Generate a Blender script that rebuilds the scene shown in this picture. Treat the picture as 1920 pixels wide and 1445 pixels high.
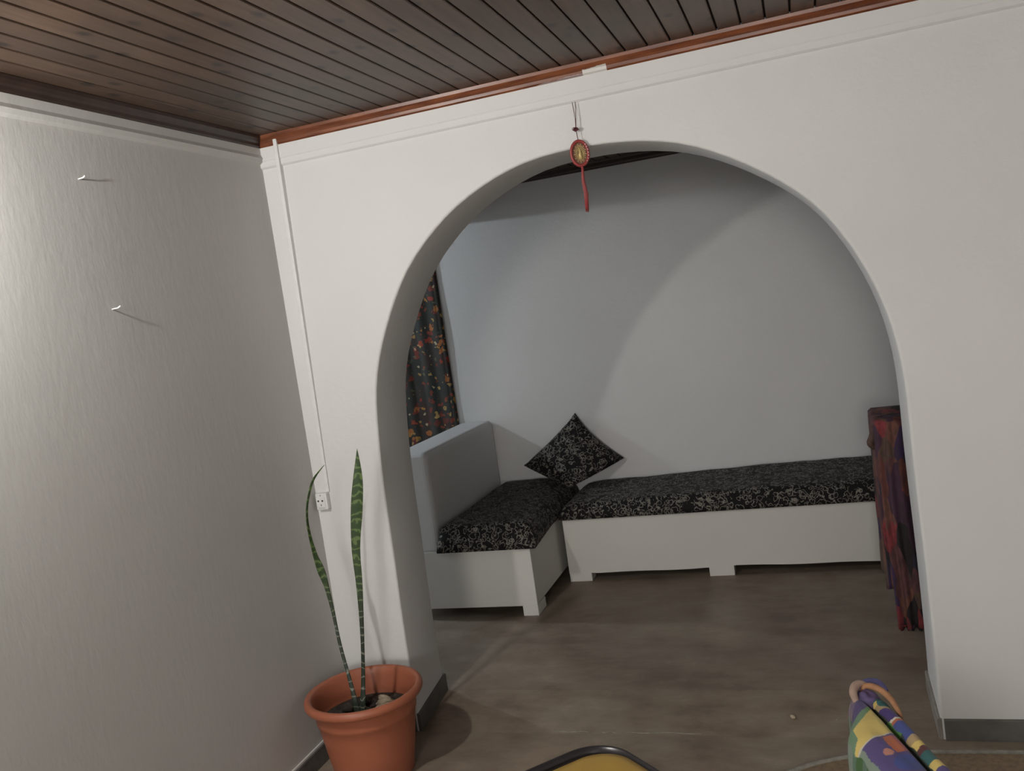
import bpy, bmesh, math, random
from mathutils import Vector, Matrix, noise
random.seed(7)
for o in list(bpy.data.objects): bpy.data.objects.remove(o)
SC = bpy.context.scene
COL = SC.collection

# ------------------------------------------------------------------ camera
cam_d = bpy.data.cameras.new('camera'); cam = bpy.data.objects.new('camera', cam_d); COL.objects.link(cam)
cam_d.sensor_fit = 'HORIZONTAL'; cam_d.sensor_width = 36.0; cam_d.lens = 36.0*1680.184/1920.0
cam_d.clip_start = 0.02; cam_d.clip_end = 60
R3 = Matrix(((0.94203847, 0.10816873, 0.31758944), (0.30401735, 0.12515934, -0.94440912), (-0.14190482, 0.98622242, 0.08501974)))
# columns of R3 are the camera's right, up and back axes
cam.matrix_world = Matrix.Translation((1.97047, -3.16622, 1.65)) @ R3.to_4x4()
SC.camera = cam

# ------------------------------------------------------------------ world, view
w = bpy.data.worlds.new('world'); SC.world = w; w.use_nodes = True
w.node_tree.nodes['Background'].inputs[0].default_value = (0.05, 0.055, 0.06, 1)
w.node_tree.nodes['Background'].inputs[1].default_value = 0.3
SC.view_settings.view_transform = 'Standard'; SC.view_settings.look = 'None'
SC.view_settings.exposure = 0.0; SC.view_settings.gamma = 1.0; SC.view_settings.use_curve_mapping = False

# ------------------------------------------------------------------ positions and power of the lamps and the fill light
MAIN_LAMP = (0.18, -1.96, 2.19); MAIN_POWER = 62; MAIN_COL = (1.0, 0.98, 0.945)
COOL_LAMP = (-2.22, 1.48, 2.33); COOL_POWER = 88; COOL_COL = (0.80, 0.905, 1.0)
FAR_FILL = (1.9, -7.2, 2.0); FAR_POWER = 310; FAR_COL = (1.0, 0.98, 0.955)  # added soft fill, unseen behind the camera, only lifts the shadows
def lamp_light(name, loc, power, col, rad):
    d = bpy.data.lights.new(name, 'POINT'); d.energy = power; d.color = col; d.shadow_soft_size = rad
    o = bpy.data.objects.new(name, d); o.location = loc; COL.objects.link(o); return o
lamp_light('main_light', MAIN_LAMP, MAIN_POWER, MAIN_COL, 0.035)
lamp_light('passage_light', COOL_LAMP, COOL_POWER, COOL_COL, 0.04)
lamp_light('far_fill_light', FAR_FILL, FAR_POWER, FAR_COL, 0.5)

# ------------------------------------------------------------------ materials
class NT:
    def __init__(s, name):
        m = bpy.data.materials.new(name); m.use_nodes = True; s.m = m; s.t = m.node_tree
        s.b = s.t.nodes['Principled BSDF']; s.x = 0
    def n(s, kind, **kw):
        nd = s.t.nodes.new(kind)
        for k, v in kw.items(): setattr(nd, k, v)
        return nd
    def l(s, a, b): s.t.links.new(a, b)
    def coord(s, scale=(1, 1, 1), what='Object', loc=(0, 0, 0)):
        tc = s.n('ShaderNodeTexCoord'); mp = s.n('ShaderNodeMapping')
        mp.inputs['Scale'].default_value = scale; mp.inputs['Location'].default_value = loc
        s.l(tc.outputs[what], mp.inputs[0]); return mp.outputs[0]
    def noise(s, vec, scale, detail=3, rough=.5):
        nd = s.n('ShaderNodeTexNoise'); s.l(vec, nd.inputs['Vector'])
        nd.inputs['Scale'].default_value = scale; nd.inputs['Detail'].default_value = detail
        nd.inputs['Roughness'].default_value = rough; return nd.outputs[0]
    def ramp(s, fac, stops):
        nd = s.n('ShaderNodeValToRGB'); cr = nd.color_ramp
        while len(cr.elements) > 1: cr.elements.remove(cr.elements[-1])
        for i, (p, c) in enumerate(stops):
            e = cr.elements[0] if i == 0 else cr.elements.new(p)
            e.position = p; e.color = (c, c, c, 1) if isinstance(c, (int, float)) else tuple(c) + (1,)
        s.l(fac, nd.inputs[0]); return nd.outputs[0]
    def math(s, op, a, b=None, c=None):
        nd = s.n('ShaderNodeMath', operation=op)
        for i, v in enumerate((a, b, c)):
            if v is None: continue
            if isinstance(v, (int, float)): nd.inputs[i].default_value = v
            else: s.l(v, nd.inputs[i])
        return nd.outputs[0]
    def mix(s, f, a, b, mode='MIX'):
        nd = s.n('ShaderNodeMix', data_type='RGBA', blend_type=mode)
        if isinstance(f, (int, float)): nd.inputs[0].default_value = f
        else: s.l(f, nd.inputs[0])
        for i, v in ((6, a), (7, b)):
            if isinstance(v, (tuple, list)): nd.inputs[i].default_value = tuple(v) + (1,)
            else: s.l(v, nd.inputs[i])
        return nd.outputs[2]
    def bump(s, h, strength, dist):
        nd = s.n('ShaderNodeBump'); nd.inputs['Strength'].default_value = strength
        nd.inputs['Distance'].default_value = dist; s.l(h, nd.inputs['Height']); s.l(nd.outputs[0], s.b.inputs['Normal'])
    def base(s, v):
        if isinstance(v, (tuple, list)): s.b.inputs['Base Color'].default_value = tuple(v) + (1,)
        else: s.l(v, s.b.inputs['Base Color'])
    def rough(s, v):
        if isinstance(v, (int, float)): s.b.inputs['Roughness'].default_value = v
        else: s.l(v, s.b.inputs['Roughness'])

def simple(name, col, rough=.6, var=.12, scale=30, bump=.0, metal=0.0, spec=.5):
    k = NT(name); v = k.coord(); nz = k.noise(v, scale)
    lo = tuple(c*(1-var) for c in col); hi = tuple(min(1, c*(1+var)) for c in col)
    k.base(k.ramp(nz, [(.3, lo), (.7, hi)])); k.rough(rough)
    k.b.inputs['Metallic'].default_value = metal; k.b.inputs['Specular IOR Level'].default_value = spec
    if bump: k.bump(nz, bump, .002)
    return k.m

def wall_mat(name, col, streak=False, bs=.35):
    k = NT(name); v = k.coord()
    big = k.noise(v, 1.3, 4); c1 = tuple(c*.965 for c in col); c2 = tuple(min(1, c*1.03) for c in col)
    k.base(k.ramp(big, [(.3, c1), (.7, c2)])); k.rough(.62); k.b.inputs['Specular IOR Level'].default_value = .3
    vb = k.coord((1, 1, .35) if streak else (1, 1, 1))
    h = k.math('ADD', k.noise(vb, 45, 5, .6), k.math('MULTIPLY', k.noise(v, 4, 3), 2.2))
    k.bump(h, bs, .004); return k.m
M = {}
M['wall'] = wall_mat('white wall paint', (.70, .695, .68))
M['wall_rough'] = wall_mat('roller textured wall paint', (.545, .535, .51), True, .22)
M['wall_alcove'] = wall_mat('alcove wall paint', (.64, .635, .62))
M['cornice'] = wall_mat('cornice paint', (.70, .695, .68), bs=.12)
M['bench'] = wall_mat('bench board paint', (.66, .645, .60), bs=.2)
M['plastic'] = simple('white plastic', (.74, .735, .72), .4, .03)
M['dark'] = simple('dark hole', (.02, .02, .02), .8)
M['base'] = simple('grey cement skirting', (.115, .107, .097), .6, .2, 14, .3)

def floor_mat():
    k = NT('polished cement floor'); v = k.coord()
    a = k.noise(v, 1.6, 7, .62); b = k.noise(k.coord((1, 2.2, 1)), 6.5, 6, .65); f = k.noise(v, 60, 3)
    m = k.math('ADD', k.math('MULTIPLY', a, .6), k.math('MULTIPLY', b, .4))
    c = k.ramp(m, [(.39, (.148, .105, .076)), (.47, (.220, .166, .122)), (.54, (.262, .211, .162)), (.62, (.34, .268, .20))])
    c = k.mix(k.math('MULTIPLY', f, .35), c, (.17, .142, .10), 'MIX')
    # small pale specks of dropped paint
    vo = k.n('ShaderNodeTexVoronoi'); k.l(v, vo.inputs['Vector']); vo.inputs['Scale'].default_value = 7
    sp = k.math('MULTIPLY', k.math('LESS_THAN', vo.outputs['Distance'], .022), k.math('GREATER_THAN', k.noise(v, 2.7), .5))
    c = k.mix(sp, c, (.42, .38, .32))
    k.base(c); k.rough(k.ramp(b, [(.3, .42), (.7, .6)])); k.b.inputs['Specular IOR Level'].default_value = .35
    k.bump(k.math('ADD', b, k.math('MULTIPLY', f, .3)), .25, .004); return k.m
M['floor'] = floor_mat()

PITCH = .0766
def plank_mat(name, c_lo, c_hi, rough):
    k = NT(name); tc = k.n('ShaderNodeTexCoord'); sx = k.n('ShaderNodeSeparateXYZ'); k.l(tc.outputs['Object'], sx.inputs[0])
    idx = k.math('FLOOR', k.math('DIVIDE', k.math('SUBTRACT', sx.outputs[0], .0345), PITCH))
    wn = k.n('ShaderNodeTexWhiteNoise', noise_dimensions='1D'); k.l(idx, wn.inputs['W'])
    cv = k.n('ShaderNodeCombineXYZ'); k.l(k.math('MULTIPLY', sx.outputs[0], 9), cv.inputs[0])
    k.l(k.math('ADD', k.math('MULTIPLY', sx.outputs[1], .8), k.math('MULTIPLY', idx, 3.7)), cv.inputs[1])
    g = k.noise(cv.outputs[0], 5, 6, .6)
    col = k.ramp(g, [(.25, c_lo), (.75, c_hi)])
    col = k.mix(k.math('MULTIPLY', wn.outputs[0], .5), col, tuple(c*.62 for c in c_lo))
    # knots
    kv = k.n('ShaderNodeCombineXYZ'); k.l(sx.outputs[0], kv.inputs[0]); k.l(k.math('MULTIPLY', sx.outputs[1], .62), kv.inputs[1])
    vo = k.n('ShaderNodeTexVoronoi', voronoi_dimensions='2D'); k.l(kv.outputs[0], vo.inputs['Vector']); vo.inputs['Scale'].default_value = 6.5
    kd = k.math('ADD', vo.outputs['Distance'], k.math('MULTIPLY', k.noise(tc.outputs['Object'], 40, 2), .05))
    kn = k.ramp(kd, [(.06, 1.0), (.15, 0.0)])
    col = k.mix(k.math('MULTIPLY', kn, .97), col, (.018, .012, .009))
    st = k.ramp(k.noise(tc.outputs['Object'], 2.3, 4), [(.5, 0.0), (.66, .5)])
    col = k.mix(st, col, (.045, .036, .03))
    k.base(col); k.rough(rough); k.b.inputs['Specular IOR Level'].default_value = .5
    k.bump(g, .12, .002); return k.m
M['planks'] = plank_mat('varnished pine boards', (.062, .035, .022), (.150, .092, .060), .45)
M['gap'] = simple('shadow gap', (.012, .008, .006), .9)

def mould_mat():
    k = NT('reddish varnished moulding'); v = k.coord((.6, 6, 6)); g = k.noise(v, 12, 5)
    c = k.ramp(g, [(.3, (.10, .026, .010)), (.7, (.24, .075, .028))])
    tc = k.n('ShaderNodeTexCoord'); sx = k.n('ShaderNodeSeparateXYZ'); k.l(tc.outputs['Object'], sx.inputs[0])
    def band(a, b, o=.02):
        return k.math('MULTIPLY', k.ramp(sx.outputs[0], [(0, 0.0)]) if False else k.math('GREATER_THAN', sx.outputs[0], a), k.math('LESS_THAN', sx.outputs[0], b))
    wob = k.math('MULTIPLY', k.noise(k.coord((3, 1, 1)), 6), .02)
    low = k.math('LESS_THAN', sx.outputs[2], k.math('ADD', k.math('ADD', wob, 2.402), k.math('MULTIPLY', k.math('SUBTRACT', sx.outputs[0], 1.1), .045)))
    sm = k.math('MULTIPLY', band(1.10, 1.41), low)
    sm2 = k.math('MULTIPLY', band(1.33, 1.415), k.math('LESS_THAN', sx.outputs[2], k.math('ADD', wob, 2.424)))
    c = k.mix(k.math('MULTIPLY', sm, .75), c, (.36, .30, .29)); c = k.mix(sm2, c, (.62, .60, .57))
    k.base(c); k.rough(.36); k.bump(g, .2, .003); return k.m
M['mould'] = mould_mat()
M['dark_mould'] = simple('dark brown moulding', (.032, .016, .011), .4, .3, 20, .1)  # darker brown than the arch-wall moulding, on left and back walls

def swirl_mat():
    k = NT('black fabric with pale curls'); v = k.coord()
    nz = k.n('ShaderNodeTexNoise'); k.l(v, nz.inputs['Vector']); nz.inputs['Scale'].default_value = 22
    mx = k.n('ShaderNodeMix', data_type='VECTOR'); mx.inputs[0].default_value = .035
    k.l(v, mx.inputs[4]); k.l(nz.outputs['Color'], mx.inputs[5]); wv = mx.outputs[1]
    tot = None
    for sc, r, wd, off in ((27, .36, .034, 0), (34, .40, .040, 4.3), (20, .27, .024, 9.1), (24, .45, .030, 2.2)):
        mp = k.n('ShaderNodeMapping'); k.l(wv, mp.inputs[0]); mp.inputs['Location'].default_value = (off, off*.7, off*.3)
        vo = k.n('ShaderNodeTexVoronoi'); k.l(mp.outputs[0], vo.inputs['Vector']); vo.inputs['Scale'].default_value = sc
        ring = k.math('LESS_THAN', k.math('ABSOLUTE', k.math('SUBTRACT', vo.outputs['Distance'], r)), wd)
        cut = k.math('GREATER_THAN', k.noise(mp.outputs[0], sc*1.1, 1), .44)
        ring = k.math('MULTIPLY', ring, cut)
        tot = ring if tot is None else k.math('MAXIMUM', tot, ring)
    k.base(k.mix(tot, (.0105, .0095, .0095), (.20, .185, .155))); k.rough(.85)
    k.b.inputs['Sheen Weight'].default_value = .05; k.b.inputs['Sheen Roughness'].default_value = .4
    k.b.inputs['Sheen Tint'].default_value = (.6, .58, .55, 1); k.b.inputs['Specular IOR Level'].default_value = .2
    k.bump(k.noise(v, 14, 3), .3, .006); return k.m
M['swirl'] = swirl_mat()

def curtain_mat():
    k = NT('dark floral curtain'); v = k.coord((1, .15, 1))
    def flowers(scale, thr, off, ramp_cols):
        mp = k.n('ShaderNodeMapping'); k.l(v, mp.inputs[0]); mp.inputs['Location'].default_value = off
        nz = k.n('ShaderNodeTexNoise'); k.l(mp.outputs[0], nz.inputs['Vector']); nz.inputs['Scale'].default_value = 30
        mx = k.n('ShaderNodeMix', data_type='VECTOR'); mx.inputs[0].default_value = .05
        k.l(mp.outputs[0], mx.inputs[4]); k.l(nz.outputs['Color'], mx.inputs[5])
        vo = k.n('ShaderNodeTexVoronoi'); k.l(mx.outputs[1], vo.inputs['Vector']); vo.inputs['Scale'].default_value = scale
        vo.inputs['Randomness'].default_value = .75
        msk = k.math('LESS_THAN', vo.outputs['Distance'], thr)
        sc = k.n('ShaderNodeSeparateColor'); k.l(vo.outputs['Color'], sc.inputs[0])
        nd = k.n('ShaderNodeValToRGB'); cr = nd.color_ramp; cr.interpolation = 'CONSTANT'
        for i, c in enumerate(ramp_cols):
            e = cr.elements[0] if i == 0 else (cr.elements[1] if i == 1 else cr.elements.new(i/len(ramp_cols)))
            e.position = i/len(ramp_cols); e.color = c + (1,)
        k.l(sc.outputs[0], nd.inputs[0]); return msk, nd.outputs[0]
    bg = k.ramp(k.noise(v, 9, 4), [(.35, (.016, .022, .017)), (.55, (.030, .026, .022)), (.72, (.045, .018, .014))])
    m1, c1 = flowers(17, .36, (0, 0, 0), [(.30, .035, .015), (.42, .20, .04), (.20, .03, .015), (.38, .13, .03), (.12, .02, .012)])
    m2, c2 = flowers(21, .23, (3.1, 0, 1.7), [(.45, .30, .10), (.10, .10, .05), (.50, .42, .26), (.40, .24, .07), (.25, .05, .02)])
    c = k.mix(k.math('MULTIPLY', m1, .8), bg, c1); c = k.mix(k.math('MULTIPLY', m2, .75), c, c2)
    k.base(c); k.rough(.8); return k.m
M['curtain'] = curtain_mat()

def patch_mat(name, cols, scale, stretch, rough=.8):
    k = NT(name); v = k.coord(stretch)
    nz = k.n('ShaderNodeTexNoise'); k.l(v, nz.inputs['Vector']); nz.inputs['Scale'].default_value = 9
    mx = k.n('ShaderNodeMix', data_type='VECTOR'); mx.inputs[0].default_value = .06
    k.l(v, mx.inputs[4]); k.l(nz.outputs['Color'], mx.inputs[5])
    vo = k.n('ShaderNodeTexVoronoi'); k.l(mx.outputs[1], vo.inputs['Vector']); vo.inputs['Scale'].default_value = scale
    sc = k.n('ShaderNodeSeparateColor'); k.l(vo.outputs['Color'], sc.inputs[0])
    nd = k.n('ShaderNodeValToRGB'); cr = nd.color_ramp; cr.interpolation = 'CONSTANT'
    for i, c in enumerate(cols):
        e = cr.elements[0] if i == 0 else (cr.elements[1] if i == 1 else cr.elements.new(i/len(cols)))
        e.position = i/len(cols); e.color = c + (1,)
    k.l(sc.outputs[0], nd.inputs[0])
    f = k.noise(v, 60, 3); c = k.mix(k.ramp(f, [(.4, 0.0), (.65, .55)]), nd.outputs[0], (.03, .02, .025))
    k.base(c); k.rough(rough); k.bump(f, .4, .003); return k.m
M['patch_dark'] = patch_mat('dark red and purple patchwork', [(.13, .040, .030), (.060, .024, .045), (.17, .065, .045), (.030, .026, .045), (.24, .035, .040), (.015, .012, .012), (.10, .058, .040), (.045, .022, .070), (.12, .045, .045)], 22, (1, 1, .42))

def attr_mat(name):
    k = NT(name); a = k.n('ShaderNodeVertexColor', layer_name='pattern'); v = k.coord()
    f = k.noise(v, 90, 3); k.base(k.mix(.12, a.outputs[0], f)) if False else k.base(a.outputs[0])
    k.rough(.75); k.bump(f, .25, .002); k.b.inputs['Sheen Weight'].default_value = .1; return k.m
M['patch_bright'] = attr_mat('bright printed patchwork cloth')
M['terracotta'] = simple('terracotta coloured plastic', (.36, .115, .060), .45, .05, 9, .05)
M['soil'] = simple('dark dry soil', (.035, .026, .02), .95, .6, 60, 1.0)
M['root'] = simple('pale dried root', (.38, .31, .22), .8, .35, 35, .5)
M['gold'] = simple('gold metal', (.58, .44, .19), .4, .3, 120, .3, .25)
M['red'] = simple('red plastic and thread', (.30, .045, .042), .45, .15, 60)
M['cord'] = simple('dark red cord', (.10, .015, .03), .7)
M['bead'] = simple('pale beads', (.7, .6, .6), .4)
M['yellow'] = simple('mustard yellow vinyl', (.46, .285, .055), .42, .06, 8, .1)
M['blackrim'] = simple('dark moulded plastic', (.030, .026, .028), .3, .1)
M['steel'] = simple('painted metal tube', (.12, .11, .11), .35, .1, 30, 0, .6)
M['wood'] = simple('dark wood', (.10, .045, .025), .5, .3, 20)
M['mat'] = simple('brown woven floor mat', (.20, .145, .088), .9, .2, 60, .6)
M['piping'] = simple('pale mat edging', (.25, .235, .20), .8, .2, 50, .4)
def leaf_mat():
    k = NT('banded green leaf'); tc = k.n('ShaderNodeTexCoord'); sx = k.n('ShaderNodeSeparateXYZ'); k.l(tc.outputs['Object'], sx.inputs[0])
    nz = k.noise(tc.outputs['Object'], 26, 4)
    s = k.math('SINE', k.math('ADD', k.math('MULTIPLY', sx.outputs[2], 190), k.math('MULTIPLY', nz, 14)))
    up = k.ramp(s, [(.0, (.030, .055, .016)), (.62, (.045, .085, .022)), (.9, (.115, .165, .055))])
    lo = k.ramp(s, [(.0, (.022, .034, .022)), (.75, (.035, .050, .030)), (.97, (.21, .21, .17))])
    f = k.ramp(sx.outputs[2], [(.55, 0.0), (.80, 1.0)])
    k.base(k.mix(f, lo, up)); k.rough(.5); return k.m
M['leaf'] = leaf_mat()
def bulb_mat(name, col, st):
    k = NT(name); k.b.inputs['Emission Color'].default_value = col + (1,); k.b.inputs['Emission Strength'].default_value = st
    k.base((.9, .9, .9)); return k.m

# ------------------------------------------------------------------ helpers
def link(name, bm, mat, parent=None, smooth=False, origin=None):
    me = bpy.data.meshes.new(name); bmesh.ops.recalc_face_normals(bm, faces=bm.faces)
    if origin is not None: bmesh.ops.translate(bm, verts=bm.verts, vec=-Vector(origin))
    bm.to_mesh(me); bm.free()
    for p in me.polygons: p.use_smooth = smooth
    o = bpy.data.objects.new(name, me); COL.objects.link(o)
    if isinstance(mat, (list, tuple)):
        for m in mat: me.materials.append(m)
    else: me.materials.append(mat)
    if origin is not None: o.location = origin
    if parent is not None:
        o.parent = parent
        q = parent; wl = Vector((0, 0, 0))
        while q is not None: wl += Vector(q.location); q = q.parent
        o.location = Vector(o.location) - wl                        # geometry is given in world coordinates
    return o
def thing(name, label, cat, loc=(0, 0, 0), group=None):
    o = bpy.data.objects.new(name, None); o.empty_display_size = .1; COL.objects.link(o); o.location = loc
    o['label'] = label; o['category'] = cat
    if group: o['group'] = group
    return o
def tag(o, label, cat, group=None, kind=None):
    o['label'] = label; o['category'] = cat
    if group: o['group'] = group
    if kind: o['kind'] = kind
    return o
def struct(name, bm, mat, parent=None, smooth=False):
    o = link(name, bm, mat, parent, smooth)
    if parent is None: o['kind'] = 'structure'
    return o
def box(bm, x0, x1, y0, y1, z0, z1, bev=0.0, seg=2):
    r = bmesh.ops.create_cube(bm, size=1.0); vs = r['verts']
    for v in vs:
        v.co = Vector((x0 + (v.co.x+.5)*(x1-x0), y0 + (v.co.y+.5)*(y1-y0), z0 + (v.co.z+.5)*(z1-z0)))
    if bev > 0:
        es = set(e for v in vs for e in v.link_edges)
        bmesh.ops.bevel(bm, geom=list(es), offset=bev, segments=seg, profile=.5, affect='EDGES')
    return bm
def boxm(*a, **k): return box(bmesh.new(), *a, **k)
def tube(bm, pts, rad, seg=8, closed=False, caps=True):
    pts = [Vector(p) for p in pts]; n = len(pts); rings = []
    rads = rad if isinstance(rad, (list, tuple)) else [rad]*n
    prev = None
    for i, p in enumerate(pts):
        if closed: d = pts[(i+1) % n] - pts[i-1]
        else: d = pts[min(i+1, n-1)] - pts[max(i-1, 0)]
        d.normalize()
        if prev is None:
            a = d.orthogonal().normalized()
        else:
            a = (prev - d*prev.dot(d)).normalized()
        prev = a; b = d.cross(a)
        rings.append([bm.verts.new(p + (a*math.cos(t)+b*math.sin(t))*rads[i]) for t in [2*math.pi*j/seg for j in range(seg)]])
    m = n if closed else n-1
    for i in range(m):
        r0, r1 = rings[i], rings[(i+1) % n]
        for j in range(seg): bm.faces.new((r0[j], r0[(j+1) % seg], r1[(j+1) % seg], r1[j]))
    if caps and not closed:
        bm.faces.new(rings[0]); bm.faces.new(rings[-1])
    return bm
def lathe(bm, prof, cx, cy, seg=64):
    rings = []
    for r, z in prof:
        if r < 1e-6: rings.append([bm.verts.new((cx, cy, z))])
        else: rings.append([bm.verts.new((cx+r*math.cos(2*math.pi*j/seg), cy+r*math.sin(2*math.pi*j/seg), z)) for j in range(seg)])
    for a, b in zip(rings, rings[1:]):
        for j in range(seg):
            k2 = (j+1) % seg
            if len(a) == 1: bm.faces.new((a[0], b[j], b[k2]))
            elif len(b) == 1: bm.faces.new((a[j], a[k2], b[0]))
            else: bm.faces.new((a[j], a[k2], b[k2], b[j]))
    return bm
def catmull(pts, n):
    out = []; P = [Vector(p) for p in pts]; m = len(P)
    for i in range(n):
        t = i/(n-1)*(m-1); k = min(int(t), m-2); f = t-k
        p0, p1, p2, p3 = P[max(k-1, 0)], P[k], P[k+1], P[min(k+2, m-1)]
        out.append(.5*((2*p1)+(-p0+p2)*f+(2*p0-5*p1+4*p2-p3)*f*f+(-p0+3*p1-3*p2+p3)*f**3))
    return out

# ------------------------------------------------------------------ room shell
H = 2.455; D = 2.30; ZF = .04; T = .29
XL, XR, YN = -3.2, 4.2, -8.0                 # passage far left, room right, wall behind the camera
OUT = [(0.302, 0.0), (0.3031, 0.0616), (0.3032, 0.1231), (0.3023, 0.1847), (0.3012, 0.2463), (0.3004, 0.3079), (0.3002, 0.3695), (0.3006, 0.4311), (0.3014, 0.4927), (0.3026, 0.5543), (0.304, 0.6159), (0.3055, 0.6775), (0.3068, 0.7391), (0.3077, 0.8007), (0.3083, 0.8623), (0.3089, 0.9239), (0.31, 0.9855), (0.3121, 1.0471), (0.3149, 1.1086), (0.3185, 1.1701), (0.3229, 1.2315), (0.3284, 1.2929), (0.3355, 1.354), (0.3456, 1.4145), (0.36, 1.4739), (0.3794, 1.532), (0.4027, 1.5888), (0.4289, 1.6444), (0.4571, 1.6991), (0.4873, 1.7527), (0.5202, 1.8045), (0.5567, 1.8536), (0.5974, 1.8992), (0.6416, 1.9416), (0.6882, 1.9815), (0.7372, 2.0183), (0.7887, 2.0513), (0.8427, 2.0803), (0.8986, 2.1058), (0.9557, 2.1282), (1.0141, 2.1468), (1.0737, 2.1606), (1.1343, 2.1694), (1.1956, 2.174), (1.2571, 2.1756), (1.3186, 2.1748), (1.38, 2.1714), (1.4412, 2.1652), (1.5019, 2.1558), (1.5618, 2.1427), (1.6204, 2.1252), (1.6774, 2.1029), (1.7326, 2.0761), (1.786, 2.0459), (1.838, 2.0129), (1.8884, 1.9777), (1.9371, 1.9403), (1.9833, 1.8999), (2.0259, 1.8561), (2.0641, 1.8084), (2.0978, 1.7572), (2.1278, 1.7036), (2.1547, 1.6484), (2.1787, 1.5918), (2.1993, 1.534), (2.2163, 1.4749), (2.2298, 1.415), (2.2399, 1.3544), (2.2468, 1.2933), (2.2507, 1.2319), (2.2522, 1.1704), (2.2521, 1.1088), (2.2515, 1.0472), (2.2511, 0.9856), (2.2512, 0.924), (2.2517, 0.8624), (2.2524, 0.8008), (2.2532, 0.7392), (2.2541, 0.6776), (2.2547, 0.616), (2.2549, 0.5544), (2.2549, 0.4928), (2.2548, 0.4312), (2.2548, 0.3696), (2.2545, 0.308), (2.2538, 0.2464), (2.2527, 0.1848), (2.2515, 0.1232), (2.2509, 0.0616), (2.251, 0.0)]

def floor_z(x, y): return 0 if y < 0 else (ZF if y > T else ZF*y/T)
bm = bmesh.new(); ys = [YN-.1, -.001, T, D+.1]; xs = [XL-.1, XR+.1]
g = [[bm.verts.new((x, y, floor_z(x, y))) for x in xs] for y in ys]
for a, b in zip(g, g[1:]): bm.faces.new((a[0], a[1], b[1], b[0]))
bm2 = bmesh.ops.extrude_face_region(bm, geom=bm.faces[:])
for v in [e for e in bm2['geom'] if isinstance(e, bmesh.types.BMVert)]: v.co.z = -.12
struct('floor', bm, M['floor'])

def ceiling(name, x0, x1, y0, y1):
    bm = bmesh.new(); i = int((x0-.0345)//PITCH); 
    while .0345 + i*PITCH < x1:
        a = max(x0, .0345 + i*PITCH + .0030); b = min(x1, .0345 + (i+1)*PITCH - .0030)
        if b - a > .004:
            box(bm, a, b, y0, y1, H, H+.014, .0025, 1)
        i += 1
    o = struct(name, bm, M['planks'])
    struct('ceiling_backing', boxm(x0, x1, y0, y1, H+.0145, H+.05), M['gap'], o); return o
ceiling('ceiling', 0, XR, YN, 0)
ceiling('ceiling_alcove', XL, XR, T, D)

# arch wall: front and back faces pierced by the arch, rounded arrises, reveal
def arch_wall():
    bm = bmesh.new(); n = len(OUT); B = .010
    nor = []
    for i in range(n):
        a = Vector(OUT[max(i-1, 0)]); b = Vector(OUT[min(i+1, n-1)]); t = (b-a).normalized()
        nn = Vector((-t.y, t.x))
        if i in (0, n-1): nn = Vector((-1 if i == 0 else 1, 0))
        nor.append(nn)
    prof = [(B, 0.0), (B*.62, B*.08), (B*.3, B*.3), (B*.08, B*.62), (0, B)]
    prof = prof + [(0, T-B), (B*.3, T-B*.3), (B, T)]
    rings = []
    for off, y in prof:
        rings.append([bm.verts.new((OUT[i][0]+nor[i].x*off, y, max(0, OUT[i][1]+nor[i].y*off) - (.1 if i in (0, n-1) else 0))) for i in range(n)])
    fl = []
    for a, b in zip(rings, rings[1:]):
        for i in range(n-1): fl.append(bm.faces.new((a[i], a[i+1], b[i+1], b[i])))
    for f in fl: f.smooth = True
    ztop = H+.05
    kl = max(i for i in range(n) if OUT[i][0] < 1.0 and OUT[i][1] < 1.95)
    kr = min(i for i in range(n) if OUT[i][0] > 1.4 and OUT[i][1] < 1.95)
    for ring, y in ((rings[0], 0.0), (rings[-1], T)):
        X0, X1 = XL-.1, XR+.1
        L = [bm.verts.new((X0, y, ring[i].co.z)) for i in range(kl+1)]
        U = [bm.verts.new((ring[i].co.x, y, ztop)) for i in range(kl, kr+1)]
        Rr = [bm.verts.new((X1, y, ring[i].co.z)) for i in range(kr, n)]
        c0 = bm.verts.new((X0, y, ztop)); c1 = bm.verts.new((X1, y, ztop))
        for i in range(kl): bm.faces.new((ring[i], ring[i+1], L[i+1], L[i]))
        bm.faces.new((ring[kl], U[0], c0, L[-1]))
        for i in range(kl, kr): bm.faces.new((ring[i], ring[i+1], U[i-kl+1], U[i-kl]))
        bm.faces.new((ring[kr], Rr[0], c1, U[-1]))
        for i in range(kr, n-1): bm.faces.new((ring[i], ring[i+1], Rr[i+1-kr], Rr[i-kr]))
    me = bpy.data.meshes.new('wall_arch'); bmesh.ops.recalc_face_normals(bm, faces=bm.faces); bm.to_mesh(me); bm.free()
    o = bpy.data.objects.new('wall_arch', me); COL.objects.link(o); me.materials.append(M['wall']); o['kind'] = 'structure'
arch_wall()

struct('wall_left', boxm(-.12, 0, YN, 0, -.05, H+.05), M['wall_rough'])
struct('wall_right', boxm(XR, XR+.1, YN, D, -.05, H+.05), M['wall'])
struct('wall_behind', boxm(-.12, XR+.1, YN-.1, YN, -.05, H+.05), M['wall'])
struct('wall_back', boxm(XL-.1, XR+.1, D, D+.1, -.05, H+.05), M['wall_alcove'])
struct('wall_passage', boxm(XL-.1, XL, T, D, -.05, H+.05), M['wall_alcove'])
bm = boxm(-.27, -.035, 1.19, D, .11, .950, .032, 4); box(bm, -.25, -.05, 1.75, D-.01, 0, .12)
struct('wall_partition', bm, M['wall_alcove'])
struct('wall_header', boxm(-.27, -.06, T, D, 2.236, H+.02, 0), M['wall_alcove'])

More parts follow.
